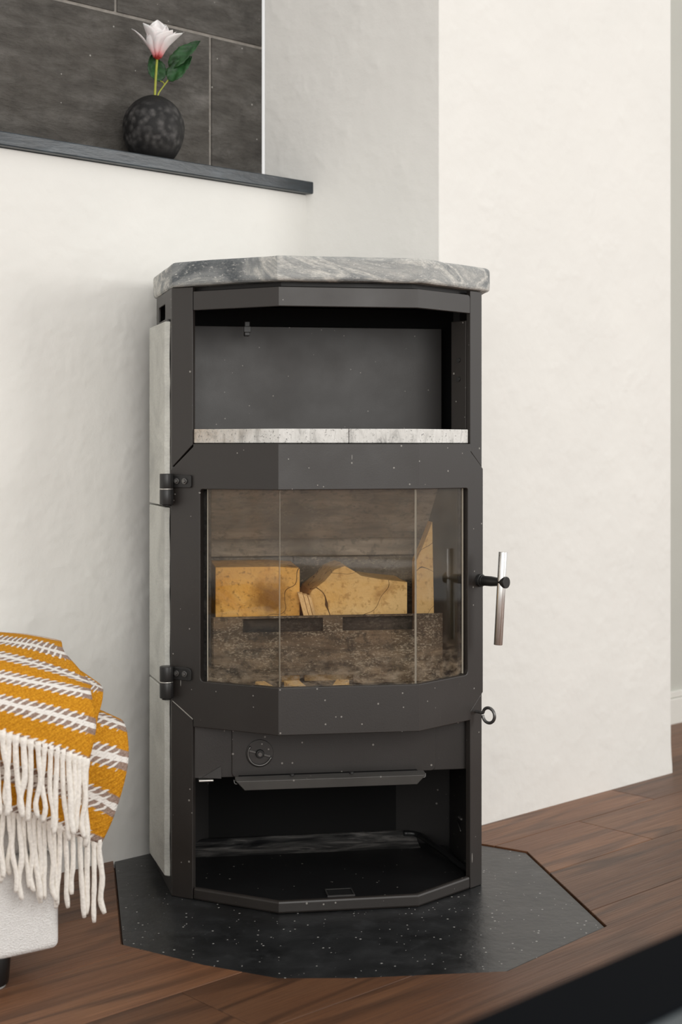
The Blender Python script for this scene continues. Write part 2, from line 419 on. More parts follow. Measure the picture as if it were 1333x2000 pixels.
def sheet(name, path, outer, mat, parent=None, off=0.0, thick=.006, holes=(), bevel=.001, limit=55):
    """a plate cut to an outline in (s, z), folded along the path, with thickness and holes"""
    vs, es = [], []
    for loop in [outer, *holes]:
        k = len(vs); n = len(loop); vs += [Vector(p) for p in loop]; es += [(k + i, k + (i + 1) % n) for i in range(n)]
    zs = [p[1] for p in outer]; ss = [p[0] for p in outer]
    for f in path.folds():
        if min(ss) + 1e-4 < f < max(ss) - 1e-4:
            k = len(vs); vs += [Vector((f, min(zs) - .1)), Vector((f, max(zs) + .1))]; es.append((k, k + 1))
    V, E, Fc, *_ = delaunay_2d_cdt(vs, es, [], 0, 1e-6)
    def inside(p, loop):
        c = False; n = len(loop)
        for i in range(n):
            (x1, y1), (x2, y2) = loop[i], loop[(i + 1) % n]
            if (y1 > p.y) != (y2 > p.y) and p.x < (x2 - x1) * (p.y - y1) / (y2 - y1) + x1: c = not c
        return c
    bm = bmesh.new(); fr = {}; bk = {}; cnt = {}
    def gv(d, i, o):
        if i not in d:
            q = path.at(V[i].x, o); d[i] = bm.verts.new((q.x, q.y, V[i].y))
        return d[i]
    keep = []
    for f in Fc:
        c = sum((V[i] for i in f), Vector((0, 0))) / len(f)
        if inside(c, outer) and not any(inside(c, h) for h in holes): keep.append(f)
    for f in keep:
        bm.faces.new([gv(fr, i, off) for i in f]); bm.faces.new([gv(bk, i, off + thick) for i in f[::-1]])
        for i in range(len(f)):
            e = (f[i], f[(i + 1) % len(f)]); cnt[tuple(sorted(e))] = cnt.get(tuple(sorted(e)), 0) + 1
    for (a, b), c in cnt.items():
        if c == 1: bm.faces.new((fr[a], fr[b], bk[b], bk[a]))
    bmesh.ops.recalc_face_normals(bm, faces=bm.faces)
    bmesh.ops.dissolve_limit(bm, angle_limit=R(1), verts=bm.verts, edges=bm.edges)
    return from_bm(name, bm, mat, parent, bevel=bevel, segs=2, limit=limit)

# ------------------------------------------------------------------ the room
U = Vector((.743, .669)); N = Vector((.669, -.743))       # the walls run along U and face N
def wp(u, n): return tuple(U * u + N * n)
def wall_obj(name, poly, z0, z1, mat, bevel=.006):
    o = prism(name, poly, z0, z1, mat, None, bevel, 3); return tag(o, kind='structure')
K = (-.0809, 3.2807); T = (-.1796, 3.3376); E1 = (.215, 3.11); E2 = (.865, 3.716)
un = lambda p: (U.x * p[0] + U.y * p[1], N.x * p[0] + N.y * p[1])
uK, uT = un(K)[0], un(T)[0]
# lower left wall, its top carries the ledge
wall_obj('wall_left', [wp(-1.3, -2.4917), K, (K[0] + .06, K[1] + .13), wp(-1.3, -2.62)], -.02, 1.434, M['wall'], .002)
ledge = prism('trim_1', [wp(-1.3, -2.474), wp(uK + .012, -2.474), wp(uK + .012, -2.612), wp(-1.3, -2.612)], 1.4346, 1.4622, M['ledge'], None, .0025)
tag(ledge, kind='structure')
# wall between: the pale face turned away from the window, running on into the niche
d = (Vector(E1) - Vector(T)).normalized(); b = Vector((-d.y, d.x))
wall_obj('wall_centre', [T, E1, tuple(Vector(E1) + b * .16), tuple(Vector(T) + b * .16)], -.02, 2.7, M['wall'], .002)
# right pier with a little plaster flare at its foot
bm = bmesh.new(); zs = [-.02, .0, .02, .045, .08, .2, 2.7]; fl = [.007, .008, .007, .004, .001, 0, 0]; rows = []
for z, f in zip(zs, fl):
    e2 = Vector(E2) + U * f
    rows.append([bm.verts.new((*q, z)) for q in (E1, tuple(e2), tuple(e2 - N * .40), tuple(Vector(E1) - N * .40))])
for a, c in zip(rows, rows[1:]):
    for i in range(4): bm.faces.new((a[i], a[(i + 1) % 4], c[(i + 1) % 4], c[i]))
bm.faces.new(rows[0][::-1]); bm.faces.new(rows[-1])
tag(from_bm('wall_right', bm, M['wall'], bevel=.008, segs=3), kind='structure')
wall_obj('wall_far', [wp(2.2, -2.577), wp(5.2, -2.577), wp(5.2, -2.68), wp(2.2, -2.68)], -.02, 2.7, M['farwall'])
bb = bm_box(3.0, 5.2, -2.5769, -2.560, -.001, .078); bm_box(3.0, 5.2, -2.5769, -2.566, .079, .100, bb)
bb.transform(Matrix(((U.x, N.x, 0, 0), (U.y, N.y, 0, 0), (0, 0, 1, 0), (0, 0, 0, 1))))
tag(from_bm('baseboard_far', bb, M['paint'], bevel=.003), kind='structure')
# tiled niche wall: grout bed with slate tiles on it
nw = wall_obj('wall_niche', [wp(-1.3, -2.604), wp(uT - .004, -2.604), wp(uT - .004, -2.74), wp(-1.3, -2.74)], 1.40, 2.7, M['grout'], .001)
g = .0035
def tile(u0, u1, z0, z1):
    bm = bmesh.new(); nu, nz = 8, 5; L = u1 - u0; Hh = z1 - z0; sd = random.random() * 50
    gr = [[None] * (nz + 1) for _ in range(nu + 1)]
    for i in range(nu + 1):
        for j in range(nz + 1):
            e = 0 if i in (0, nu) or j in (0, nz) else .0016 * noise.noise(Vector((i * .6 + sd, j * .6, sd)))
            gr[i][j] = bm.verts.new((-L / 2 + L * i / nu, -.0032 + e, -Hh / 2 + Hh * j / nz))
    for i in range(nu):
        for j in range(nz): bm.faces.new((gr[i][j], gr[i + 1][j], gr[i + 1][j + 1], gr[i][j + 1]))
    r = bmesh.ops.extrude_edge_only(bm, edges=[e for e in bm.edges if len(e.link_faces) == 1])
    for v in r['geom']:
        if isinstance(v, bmesh.types.BMVert): v.co.y = 0
    o = from_bm('tile', bm, M['slate'], nw, bevel=.0012, limit=60)
    c = wp((u0 + u1) / 2, -2.604); o.location = (c[0], c[1], (z0 + z1) / 2); o.rotation_euler = (0, 0, math.atan2(U.y, U.x))
zr = [1.4628, 1.787, 2.11, 2.433, 2.70]; off = [1.9426, 1.689, 1.9426, 1.689]
for k in range(4):
    cuts = [uT - .001] + [off[k] - .6 * q for q in range(0, 7)]
    for a, c in zip(cuts, cuts[1:]):
        lo = max(c, -1.3)
        if a - lo > .05: tile(lo + g, a - (g if a != cuts[0] else .006), zr[k] + (g if k else 0), zr[k + 1] - g)

# floor: boards run along the walls; the hearth slab is let into them
OX, OY, TH = .0147, 2.6235, R(8.62)
RZ = Matrix.Rotation(TH, 2)
def s2w(x, y): v = RZ @ Vector((x, y)); return (OX + v.x, OY + v.y)
def w2s(x, y): v = RZ.transposed() @ Vector((x - OX, y - OY)); return (v.x, v.y)
hearth_poly = [(-.430, .385), (-.412, -.120), (-.279, -.236), (-.164, -.313), (-.04, -.331), (.205, -.339), (.437, -.156), (.427, .312), (.36, .372), (.2, .50), (-.30, .47)]
hw = [Vector(s2w(*p)) for p in hearth_poly]
floor = box('floor', -4.5, 5.5, -3.75, 6.5, -.06, -.0155, M['plank']); tag(floor, kind='structure')
FA = R(43); FU = Vector((math.cos(FA), math.sin(FA))); FN = Vector((math.sin(FA), -math.cos(FA)))
cen = sum(hw, Vector((0, 0))) / len(hw)
hole = [p + (p - cen).normalized() * .004 for p in hw]
hf = [Vector((p.dot(FU), p.dot(FN))) for p in hole]
def in_hole(p):
    c = False
    for i in range(len(hf)):
        a, q = hf[i], hf[(i + 1) % len(hf)]
        if (a.y > p.y) != (q.y > p.y) and p.x < (q.x - a.x) * (p.y - a.y) / (q.y - a.y) + a.x: c = not c
    return c
rnd = random.Random(3)
for r in range(-1, 15):
    n0, n1 = -1.0 - .2 * (r - 4) - .2, -1.0 - .2 * (r - 4)
    u = -.3 - rnd.random() * 1.4
    while u < 5.0:
        L = 1.75 + rnd.random() * .35; u0, u1 = u + .0008, u + L - .0008; u += L
        rect = [Vector((u0, n0 + .0009)), Vector((u1, n0 + .0009)), Vector((u1, n1 - .0009)), Vector((u0, n1 - .0009))]
        c = Vector(((u0 + u1) / 2, (n0 + n1) / 2)); bm = bmesh.new()
        hx = [p.x for p in hf]; hy = [p.y for p in hf]
        if u1 < min(hx) or u0 > max(hx) or n1 < min(hy) or n0 > max(hy):
            bm_prism([tuple(p - c) for p in rect], -.015, 0, bm)
        else:
            k = len(hf)
            V, E, Fc, *_ = delaunay_2d_cdt(rect + hf, [(0, 1), (1, 2), (2, 3), (3, 0)] + [(4 + i, 4 + (i + 1) % k) for i in range(k)], [], 0, 1e-6)
            vm = {}
            for f in Fc:
                m = sum((V[i] for i in f), Vector((0, 0))) / 3
                if not (u0 < m.x < u1 and n0 < m.y < n1) or in_hole(m): continue
                bm.faces.new([vm.setdefault(i, None) or vm.__setitem__(i, bm.verts.new((*(V[i] - c), 0))) or vm[i] for i in f])
            if not bm.faces: bm.free(); continue
            ex = bmesh.ops.extrude_face_region(bm, geom=list(bm.faces))
            for v in ex['geom']:
                if isinstance(v, bmesh.types.BMVert): v.co.z = -.015
            bmesh.ops.recalc_face_normals(bm, faces=bm.faces)
            bmesh.ops.dissolve_limit(bm, angle_limit=R(1), verts=bm.verts, edges=bm.edges)
        # the second axis of the floor frame is flipped to keep the board right way up
        bm.transform(Matrix.Scale(-1, 4, (0, 1, 0))); bmesh.ops.reverse_faces(bm, faces=bm.faces)
        o = from_bm('plank', bm, M['plank'], floor, bevel=.0008, segs=1)
        q = FU * c.x + FN * c.y; o.location = (q.x, q.y, 0); o.rotation_euler = (0, 0, FA)

hp = prism('hearth_plate', [tuple(p) for p in hw], -.0150, -.0025, M['hearth'], None, .0012)
tag(hp, 'black slate hearth slab with clipped corners let into the wooden floor under the stove', 'hearth slab')

# ------------------------------------------------------------------ the stove
stove = empty('wood_stove', (OX, OY, 0), TH)
tag(stove, 'tall black faceted wood stove with glass door and grey soapstone top in the corner', 'stove')
PL, P1, P2, PR = (-.3208, .1351), (-.13007, 0), (.13007, 0), (.2808, .1147)
FP = Path([PL, P1, P2, PR], -.2337)
BL = (-.345, .335); BR = (.292, .33)
LP = Path([BL, PL]); RP = Path([PR, BR])
S1, S2, S3 = 0, .2601, FP.S[3]
st, sd = M['steel'], M['steel_dark']
# soapstone top
a = FP.at(-.229, -.006); c2 = FP.at(.4635, -.004)
slab_poly = [w2s(-.388, 2.93), tuple(a), tuple(FP.at(-.001, -.010)), tuple(FP.at(.2610, -.010)), tuple(c2), (c2.x + .008, c2.y + .016), (.305, .335), (.12, .47), (-.20, .455)]
bm = bm_prism(slab_poly, 1.1575, 1.2035)
bmesh.ops.subdivide_edges(bm, edges=[e for e in bm.edges if e.calc_length() > .10], cuts=7, use_grid_fill=False)
for v in bm.verts:
    if v.co.y < .2:
        q = v.co * 34; s = .0016
        v.co.z += s * noise.noise(q); v.co.y += s * noise.noise(q + Vector((7, 3, 1)))
slab = from_bm('top_slab', bm, M['soap'], stove, bevel=.007, segs=3, limit=50); slab['label'] = 'grey veined soapstone top slab'
prism('top_plate', [tuple(FP.at(-.22, .02)), tuple(FP.at(0, .02)), tuple(FP.at(.2601, .02)), tuple(FP.at(.43, .02)), (BR[0] - .01, BR[1]), (.11, .44), (-.2, .43), (BL[0] + .01, BL[1])], 1.150, 1.1573, sd, stove)
# sides and back of the casing
side_slot = rounded([(.030, 1.1035), (.118, 1.1035), (.118, 1.1335), (.030, 1.1335)], .006)
sheet('side_panel', LP, [(.0, -.002), (LP.S[1], -.002), (LP.S[1], 1.1555), (.0, 1.1555)], st, stove, 0, .004, [side_slot])
sheet('side_panel', RP, [(.0, -.002), (RP.S[1], -.002), (RP.S[1], 1.1555), (.0, 1.1555)], st, stove, 0, .004)
KP = Path([BR, (.11, .44), (-.20, .43), BL])
sheet('back_plate', KP, [(.002, -.002), (KP.S[3] - .002, -.002), (KP.S[3] - .002, 1.1555), (.002, 1.1555)], sd, stove, 0, .004)
# soapstone cladding beside: three slabs each side
for z0, z1 in ((.030, .388), (.391, .737), (.740, 1.094)):
    for sgn, poly in ((-1, [(-.3232, .150), (-.3338, .158), (-.3600, .318), (-.3450, .318)]), (1, [(.2835, .155), (.2925, .165), (.3035, .318), (.2930, .318)])):
        bm = bm_prism(poly, z0, z1)
        bmesh.ops.subdivide_edges(bm, edges=[e for e in bm.edges if e.calc_length() > .2], cuts=14, use_grid_fill=True)
        for v in bm.verts:
            if v.co.y < .16 and z0 < v.co.z < z1: v.co.x += .0012 * noise.noise(v.co * 60); v.co.y += .0015 * noise.noise(v.co * 55)
        o = from_bm('side_stone', bm, M['soap_side'], stove, bevel=.002, limit=50); o['label'] = 'pale grey soapstone side slab'
# corner posts
sheet('corner_post', FP, [(-.2337, .8142), (-.1868, .8575), (-.1868, 1.1555), (-.2337, 1.1555)], st, stove, .0005, .010)
sheet('corner_post', FP, [(S3, .8142), (.4148, .8455), (.4148, 1.1555), (S3, 1.1555)], st, stove, .0005, .010)
sheet('corner_post', FP, [(-.2337, -.002), (-.1868, -.002), (-.1868, .3375), (-.2337, .3692)], st, stove, .0005, .012)
sheet('corner_post', FP, [(S3, -.002), (.4148, -.002), (.4148, .3405), (S3, .3712)], st, stove, .0005, .012)
sheet('bare_edge', FP, [(-.2337, .3692), (-.1868, .3375), (-.1868, .3397), (-.2337, .3714)], M['silver'], stove, .001, .006, (), 0)
sheet('bare_edge', FP, [(.4148, .3405), (S3, .3712), (S3, .3734), (.4148, .3427)], M['silver'], stove, .001, .006, (), 0)
# folded rail above the niche
sheet('top_rail', FP, rounded([(-.1848, 1.1115), (.4132, 1.1115), (.4132, 1.1470), (-.1848, 1.1470)], [0, 0, .008, 0]), st, stove, -.0005, .008)
prism('niche_front_plate', [tuple(FP.at(-.18, .016)), tuple(FP.at(0, .016)), tuple(FP.at(.26, .016)), tuple(FP.at(.41, .016)), tuple(FP.at(.41, .022)), tuple(FP.at(.26, .022)), tuple(FP.at(0, .022)), tuple(FP.at(-.18, .022))], 1.125, 1.150, M['black'], stove)
# warming niche
inner = [tuple(FP.at(-.19, .014)), tuple(FP.at(0, .014)), tuple(FP.at(.26, .014)), tuple(FP.at(.415, .014)), (.278, .302), (-.312, .302)]
prism('niche_ceiling', inner, 1.140, 1.144, M['black'], stove)
box('niche_dark_back', -.335, .275, .335, .339, .86, 1.14, M['black'], stove)
box('niche_back', -.33, .2425, .300, .305, .86, 1.0985, st, stove, .001)
box('niche_side', .270, .2735, .148, .30, .887, 1.0985, sd, stove)
box('niche_side', -.328, -.3245, .155, .30, .887, 1.0985, sd, stove)
# short lit return of the right post with its two screws
qa, qb = FP.at(.4135, .011), FP.at(.4135, .05)
prism('post_return', [tuple(qa), tuple(FP.at(.4175, .011)), tuple(FP.at(.4175, .05)), tuple(qb)], .888, 1.0985, st, stove, .001)
for z in (1.022, .985):
    p = FP.at(.4135, .030); dr = (FP.at(.40, .030) - p).normalized()
    tube('screw', [(p.x, p.y, z), (p.x + dr.x * .003, p.y + dr.y * .003, z)], .0045, M['hinge'], stove, 10)
bm = bm_box(-.176, -.166, .20, .225, 1.072, 1.0998); bm_box(-.178, -.164, .195, .20, 1.078, 1.090, bm)
from_bm('niche_clip', bm, M['hinge'], stove, bevel=.001)
# two shelf stones over the door
def shelf_stone(s0, s1, back):
    pts = [tuple(FP.at(s0, .002))] + [tuple(FP.at(f, .002)) for f in (S1, S2) if s0 < f < s1] + [tuple(FP.at(s1, .002))] + back
    o = prism('shelf_stone', pts, .8605, .8868, M['shelf'], stove, .0012); o['label'] = 'pale speckled stone shelf slab'
shelf_stone(-.1835, .1298, [(0.0, .298), (-.318, .298)])
shelf_stone(.1308, .4092, [(.268, .298), (.001, .298)])

# door: one folded plate with a glazed opening
hole = rounded([(-.1680, .4118), (0, .4124), (S2, .4126), (.4030, .4140), (.4030, .7735), (S2, .7748), (0, .7742), (-.1680, .7735)], [.010, 0, 0, .010, .006, 0, 0, .006])
outer = [(-.1835, .3250), (S1, .3250), (S2, .3250), (.4120, .3250), (.4120, .3432), (S3, .3748), (S3, .8105), (.4120, .8435), (.4120, .8592), (S2, .8592), (S1, .8592), (-.1835, .8592), (-.1835, .8535), (-.2337, .8095), (-.2337, .3730), (-.1835, .3405)]
door = sheet('door', FP, outer, st, stove, -.0035, .016, [hole], .0014)
ring_o = [(-.176, .403), (S1, .403), (S2, .403), (.410, .405), (.410, .785), (S2, .785), (S1, .785), (-.176, .785)]
ring_i = rounded([(-.1545, .4085), (S1, .4095), (S2, .4095), (.3955, .411), (.3955, .7745), (S2, .7758), (S1, .7752), (-.1545, .7745)], [.008, 0, 0, .008, .002, 0, 0, .002])
sheet('seal_rope', FP, ring_o, M['rope'], door, .013, .006, [ring_i], .001)
def pane(s0, s1):
    o = sheet('glass_pane', FP, [(s0, .404), (s1, .404), (s1, .780), (s0, .780)], [M['glass'], M['glass_edge']], door, .0055, .004, (), 0)
    for p in o.data.polygons:
        if abs(p.normal.z) < .5:
            vz = [o.data.vertices[i].co for i in p.vertices]
            if max((a - b).xy.length for a in vz for b in vz) < .02: p.material_index = 1
    return o
pane(-.157, -.0012); pane(.0004, S2 - .0012); pane(S2 + .0004, .399)
# hinges
def hinge(z0, z1, zb0, zb1, flip):
    h = empty('hinge', (0, 0, 0)); h.parent = stove
    c = Vector(w2s(-.3305, 2.693))
    zm = (z0 + z1) / 2
    p1 = tube('barrel', [(c.x, c.y, zm + .0012), (c.x, c.y, z1)], .0132, M['hinge'], h, 28, .0012)
    tube('barrel', [(c.x, c.y, z0), (c.x, c.y, zm - .0004)], .0132, M['hinge'], h, 28, .0012)
    tube('barrel_ring', [(c.x, c.y, zm - .0008), (c.x, c.y, zm + .0014)], .0126, M['silver'], h, 28)
    tube('pin_end', [(c.x, c.y, z0 - .003), (c.x, c.y, z0)], .009, M['hinge'], h, 20)
    pl = sheet('hinge_plate', FP, rounded([(-.229, zb0), (-.1855, zb0), (-.1855, zb1), (-.229, zb1)], [.0, .004, .004 if not flip else .010, 0]), M['hinge'], h, -.0085, .005)
    for q in (-.2165, -.199):
        p = FP.at(q, -.0085); n = -FP.n[0]; z = (zb0 + zb1) / 2 + .0005
        bm = bm_tube([(p.x, p.y, z), (p.x + n.x * .003, p.y + n.y * .003, z)], .0058, 18)
        bm_tube([(p.x + n.x * .003, p.y + n.y * .003, z), (p.x + n.x * .006, p.y + n.y * .006, z)], .0036, 6, bm)
        from_bm('hinge_bolt', bm, M['bolt'], h, bevel=.0005)
hinge(.744, .8025, .7760, .8000, False); hinge(.378, .438, .4120, .4360, True)
# handle: black arm out of the right facet, chrome bar through it
nR = -FP.n[2]; p0 = FP.at(.4375, -.0035)
arm = lambda t, z=.5935: (p0.x + nR.x * t, p0.y + nR.y * t, z)
hb = bm_tube([arm(-.002), arm(.007)], [.0125, .0125], 24); bm_tube([arm(.007), arm(.011)], .0105, 24, hb)
from_bm('handle_collar', hb, M['hinge'], door, bevel=.001)
tube('handle_arm', [arm(.008), arm(.030), arm(.040), arm(.048), arm(.056), arm(.062), arm(.067)], [.0098, .0098, .0088, .0078, .0088, .0112, .0112], M['hinge'], door, 24, .0008)
hc = Vector(arm(.0545)); up = Vector((.0047, -.0008, .0882))
o = tube('handle_bar', [hc - up * 1.365 + Vector((0, 0, 0)), hc + up * .66], .0084, M['chrome'], door, 32, .0007); o['label'] = 'chrome handle bar'
# eye hook on the right post
pe = FP.at(.432, -.004); ec = Vector((pe.x + nR.x * .027, pe.y + nR.y * .027, .3350))
ax = Vector((nR.x, nR.y, 0)); pts = [Vector((pe.x - nR.x * .01, pe.y - nR.y * .01, .3385)), Vector((pe.x + nR.x * .006, pe.y + nR.y * .006, .3385))]
for k in range(0, 15):
    an = R(168 - k * 24.5); pts.append(ec + ax * math.cos(an) * .0145 + Vector((0, 0, math.sin(an) * .0145)))
pts = catmull(pts, 3)
tube('eye_hook', pts, .0031, M['bolt'], stove, 10)
sheet('catch_tab', FP, [(.392, .3185), (.410, .322), (.410, .333), (.392, .333)], M['silver'], stove, .014, .003)

# fire box
prism('firebox_floor', [tuple(FP.at(-.20, .03)), tuple(FP.at(0, .03)), tuple(FP.at(.26, .03)), tuple(FP.at(.42, .03)), (.25, .36), (-.28, .36)], .385, .395, M['liner'], stove)
prism('firebox_roof', [tuple(FP.at(-.20, .02)), tuple(FP.at(0, .02)), tuple(FP.at(.26, .02)), tuple(FP.at(.42, .02)), (.25, .36), (-.28, .36)], .800, .806, sd, stove)
box('back_lining', -.262, -.066, .330, .355, .395, .625, M['liner'], stove, .002)
box('back_lining', -.063, .215, .330, .355, .395, .625, M['liner'], stove, .002)
box('back_lining', -.262, .215, .325, .355, .628, .80, M['baffle'], stove, .002)
bm = bmesh.new(); prof = [(.13, .795), (.30, .665), (.318, .675), (.15, .806)]
fa = [bm.verts.new((-.255, y, z)) for y, z in prof]; fb = [bm.verts.new((.205, y, z)) for y, z in prof]
bm.faces.new(fa); bm.faces.new(fb[::-1])
for i in range(4): bm.faces.new((fa[i], fb[i], fb[(i + 1) % 4], fa[(i + 1) % 4]))
from_bm('smoke_baffle', bm, M['baffle'], stove, bevel=.002)
prism('side_lining', [(-.275, .125), (-.262, .125), (-.262, .355), (-.30, .355)], .395, .80, M['liner'], stove, .002)
prism('side_lining', [(.262, .125), (.272, .125), (.24, .355), (.217, .355)], .395, .80, M['side_liner'], stove, .002)
# log guard with two slots
GP = Path([(-.258, .135), (-.243, .104), (.178, .104), (.205, .125)])
f0 = GP.S[1]
def gx(x): return f0 + (x + .243)
slots = [rounded([(gx(-.190), .5005), (gx(-.034), .5005), (gx(-.034), .5265), (gx(-.190), .5265)], .002),
         rounded([(gx(.004), .5005), (gx(.143), .5005), (gx(.143), .5270), (gx(.004), .5270)], .002)]
go = [(0, .398), (gx(-.135), .398), (gx(-.115), .398), (gx(-.115), .4175), (gx(.025), .4175), (gx(.025), .400), (GP.S[3], .400), (GP.S[3], .5285), (gx(.178), .5305), (gx(-.243), .5305), (0, .527)]
sheet('log_guard', GP, go, M['guard'], stove, 0, .007, slots, .0015)['label'] = 'ash-stained iron log guard with two slots'

box('slot_shade_plate', -.240, .176, .113, .117, .425, .5295, M['guard_dark'], stove)  # dark plate added behind the slots, stands in for shade on the logs

# drawer front, damper and ash lip
box('ash_panel', -.2835, .2600, .116, .120, .2245, .336, st, stove, .0012)
bm = bm_prism(rounded([(-.2080, .2245), (.188, .2245), (.188, .335), (-.2080, .335)], [.010, .010, 0, 0]), 0, .004)
bm.transform(Matrix.Translation((0, .116, 0)) @ Matrix.Rotation(R(90), 4, 'X'))
from_bm('ash_drawer', bm, st, stove, bevel=.0015)
kn = empty('air_control', (-.1550, .112, .2695)); kn.parent = stove
tube('control_disc', [(0, .002, 0), (0, -.003, 0)], .0262, M['steel'], kn, 36, .001)
tube('control_hub', [(0, -.002, 0), (0, -.011, 0)], [.0085, .0075], M['hinge'], kn, 20, .001)
tube('control_screw', [(0, -.010, 0), (0, -.013, 0)], .0042, M['bolt'], kn, 6)
ap = [(math.cos(R(a)) * .0225, -.0055, math.sin(R(a)) * .0225) for a in range(140, 346, 12)]
tube('control_ring', ap, .0021, M['bolt'], kn, 8)
bm = bm_box(-.021, -.008, -.0065, -.002, -.0018, .0018); bm_box(.008, .021, -.0065, -.002, -.0018, .0018, bm)
bm.transform(Matrix.Rotation(R(17), 4, 'Y')); from_bm('control_arm', bm, M['bolt'], kn, bevel=.0006)
bm = bmesh.new()
v = [bm.verts.new(p) for p in ((-.266, .099, .2295), (-.2295, .099, .2295), (-.2295, .099, .2505), (-.266, .0985, .2295), (-.2295, .087, .2295), (-.2295, .097, .2505))]
bm.faces.new((v[0], v[1], v[2])); bm.faces.new((v[3], v[5], v[4])); bm.faces.new((v[1], v[4], v[5], v[2])); bm.faces.new((v[0], v[3], v[4], v[1])); bm.faces.new((v[0], v[2], v[5], v[3]))
bm.transform(Matrix.Translation((.001, .016, -.004))); from_bm('bent_tab', bm, st, stove)
box('bright_tab', -.271, -.243, .104, .119, .2200, .2235, M['silver'], stove, .001)
box('drawer_tip', -.193, -.185, .108, .116, .2205, .2250, M['silver'], stove, .0008)
prof = [(.088, .2318), (.070, .2305), (.062, .2285), (.066, .2105), (.069, .2095), (.066, .2262), (.072, .2275), (.088, .2290)]
xs = [(-.204, .159)] * 2 + [(-.203, .158), (-.187, .142), (-.187, .142), (-.202, .157)] + [(-.204, .159)] * 2
bm = bmesh.new(); fa = [bm.verts.new((xs[i][0], *prof[i])) for i in range(8)]; fb = [bm.verts.new((xs[i][1], *prof[i])) for i in range(8)]
bm.faces.new(fa); bm.faces.new(fb[::-1])
for i in range(8): bm.faces.new((fa[i], fb[i], fb[(i + 1) % 8], fa[(i + 1) % 8]))
from_bm('ash_lip', bm, M['lip'], stove, bevel=.0008)
box('lip_hanger', -.195, .150, .0885, .132, .2265, .2285, M['black'], stove)
for x in (-.096, .018): tube('lip_rivet', [(x, .084, .2300), (x, .084, .2350)], [.005, .0035], M['hinge'], stove, 12)
for x, d in ((-.206, -1), (.161, 1)):
    tube('lip_hook', catmull([Vector((x, .080, .2280)), Vector((x - .001 * d, .078, .2215)), Vector((x - .006 * d, .076, .2205))], 3), .0012, M['bolt'], stove, 6)
box('ash_floor', -.275, .245, .132, .40, .236, .240, M['black'], stove)

# store below: lip, tray floor, rim
lip = sheet('base_lip', FP, [(-.1848, -.002), (.4130, -.002), (.4130, .0218), (-.1848, .0205)], st, stove, -.001, .012, (), .004)
prism('base_tray', [tuple(FP.at(-.19, .011)), tuple(FP.at(0, .011)), tuple(FP.at(.26, .011)), tuple(FP.at(.413, .011)), (.280, .325), (.12, .425), (-.20, .42), (-.335, .33)], .000, .0125, M['tray'], stove)
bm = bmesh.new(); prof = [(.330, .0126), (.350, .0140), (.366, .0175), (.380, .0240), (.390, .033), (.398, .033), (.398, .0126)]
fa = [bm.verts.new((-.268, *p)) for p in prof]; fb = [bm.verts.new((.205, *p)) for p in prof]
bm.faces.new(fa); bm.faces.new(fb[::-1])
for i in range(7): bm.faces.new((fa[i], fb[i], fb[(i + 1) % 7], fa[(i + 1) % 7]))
from_bm('tray_upturn', bm, M['tray_glare'], stove, bevel=.002)
rim = catmull([Vector(p) for p in ((.178, .383, .030), (.207, .378, .028), (.222, .330, .025), (.240, .245, .022), (.252, .185, .019), (.262, .155, .0175), (.272, .138, .019))], 4)
tube('tray_rim', rim, .0062, M['tray'], stove, 12)
box('store_back', -.335, .262, .402, .406, .0, .236, M['black'], stove)
prism('store_side', [(.2625, .140), (.2665, .140), (.2665, .315), (.2625, .315)], .012, .236, M['steel_dark'], stove)
bm = bmesh.new()
for x0, x1, y0, y1 in ((-.034, .018, .0405, .0435), (-.034, .018, .080, .083), (-.034, -.0315, .0435, .080), (.0155, .018, .0435, .080)): bm_box(x0, x1, y0, y1, .0124, .0142, bm)
fr = from_bm('floor_latch', bm, M['bolt'], stove)
box('latch_plate', -.0315, .0155, .0435, .080, .0124, .0131, M['black'], fr)
bm = bm_box(.2600, .2625, .205, .228, .1010, .1045)
from_bm('store_catch', bm, M['silver'], stove)
tube('store_rod', [(.2590, .232, .094), (.2590, .198, .080)], .0012, M['bolt'], stove, 6)

# ------------------------------------------------------------------ firewood, lying in the fire box
def wood_block(name, prof, y0, y1, mat, amp, seed):
    bm = bmesh.new(); ny = 7; rows = []
    P = []
    for i, p in enumerate(prof):
        q = prof[(i + 1) % len(prof)]; k = max(1, int((Vector(p) - Vector(q)).length / .018))
        P += [Vector(p).lerp(Vector(q), t / k) for t in range(k)]
    for j in range(ny + 1):
        y = y0 + (y1 - y0) * j / ny
        rows.append([bm.verts.new((p.x + amp * noise.noise(Vector((p.x * 30, y * 14, seed))), y + (amp * .5 * noise.noise(Vector((p.x * 40, p.y * 40, seed + 3))) if j in (0, ny) else 0), p.y + (amp * noise.noise(Vector((p.y * 30, y * 14, seed + 9))) if p.y > .41 else 0))) for p in P])
    for a, b in zip(rows, rows[1:]):
        for i in range(len(P)): bm.faces.new((a[i], a[(i + 1) % len(P)], b[(i + 1) % len(P)], b[i]))
    bm.faces.new(rows[0][::-1]); bm.faces.new(rows[-1])
    o = from_bm(name, bm, mat, None, bevel=.0015, limit=50)
    o.location = (OX, OY, 0); o.rotation_euler = (0, 0, TH); return o
Z0 = .3955
o = wood_block('firewood_log', [(-.236, Z0), (-.072, Z0), (-.072, .618), (-.120, .6215), (-.236, .6215)], .160, .320, M['log'], .0018, 1.0)
tag(o, 'square cut brown-stained firewood log standing at the left behind the stove glass', 'firewood')
o = wood_block('firewood_log', [(-.062, Z0), (.140, Z0), (.142, .588), (.088, .594), (.050, .600), (.018, .620), (-.004, .612), (-.022, .592), (-.048, .572), (-.062, .545)], .165, .315, M['log2'], .004, 4.0)
tag(o, 'broad orange firewood log with broken peaked top right of centre behind the glass', 'firewood')
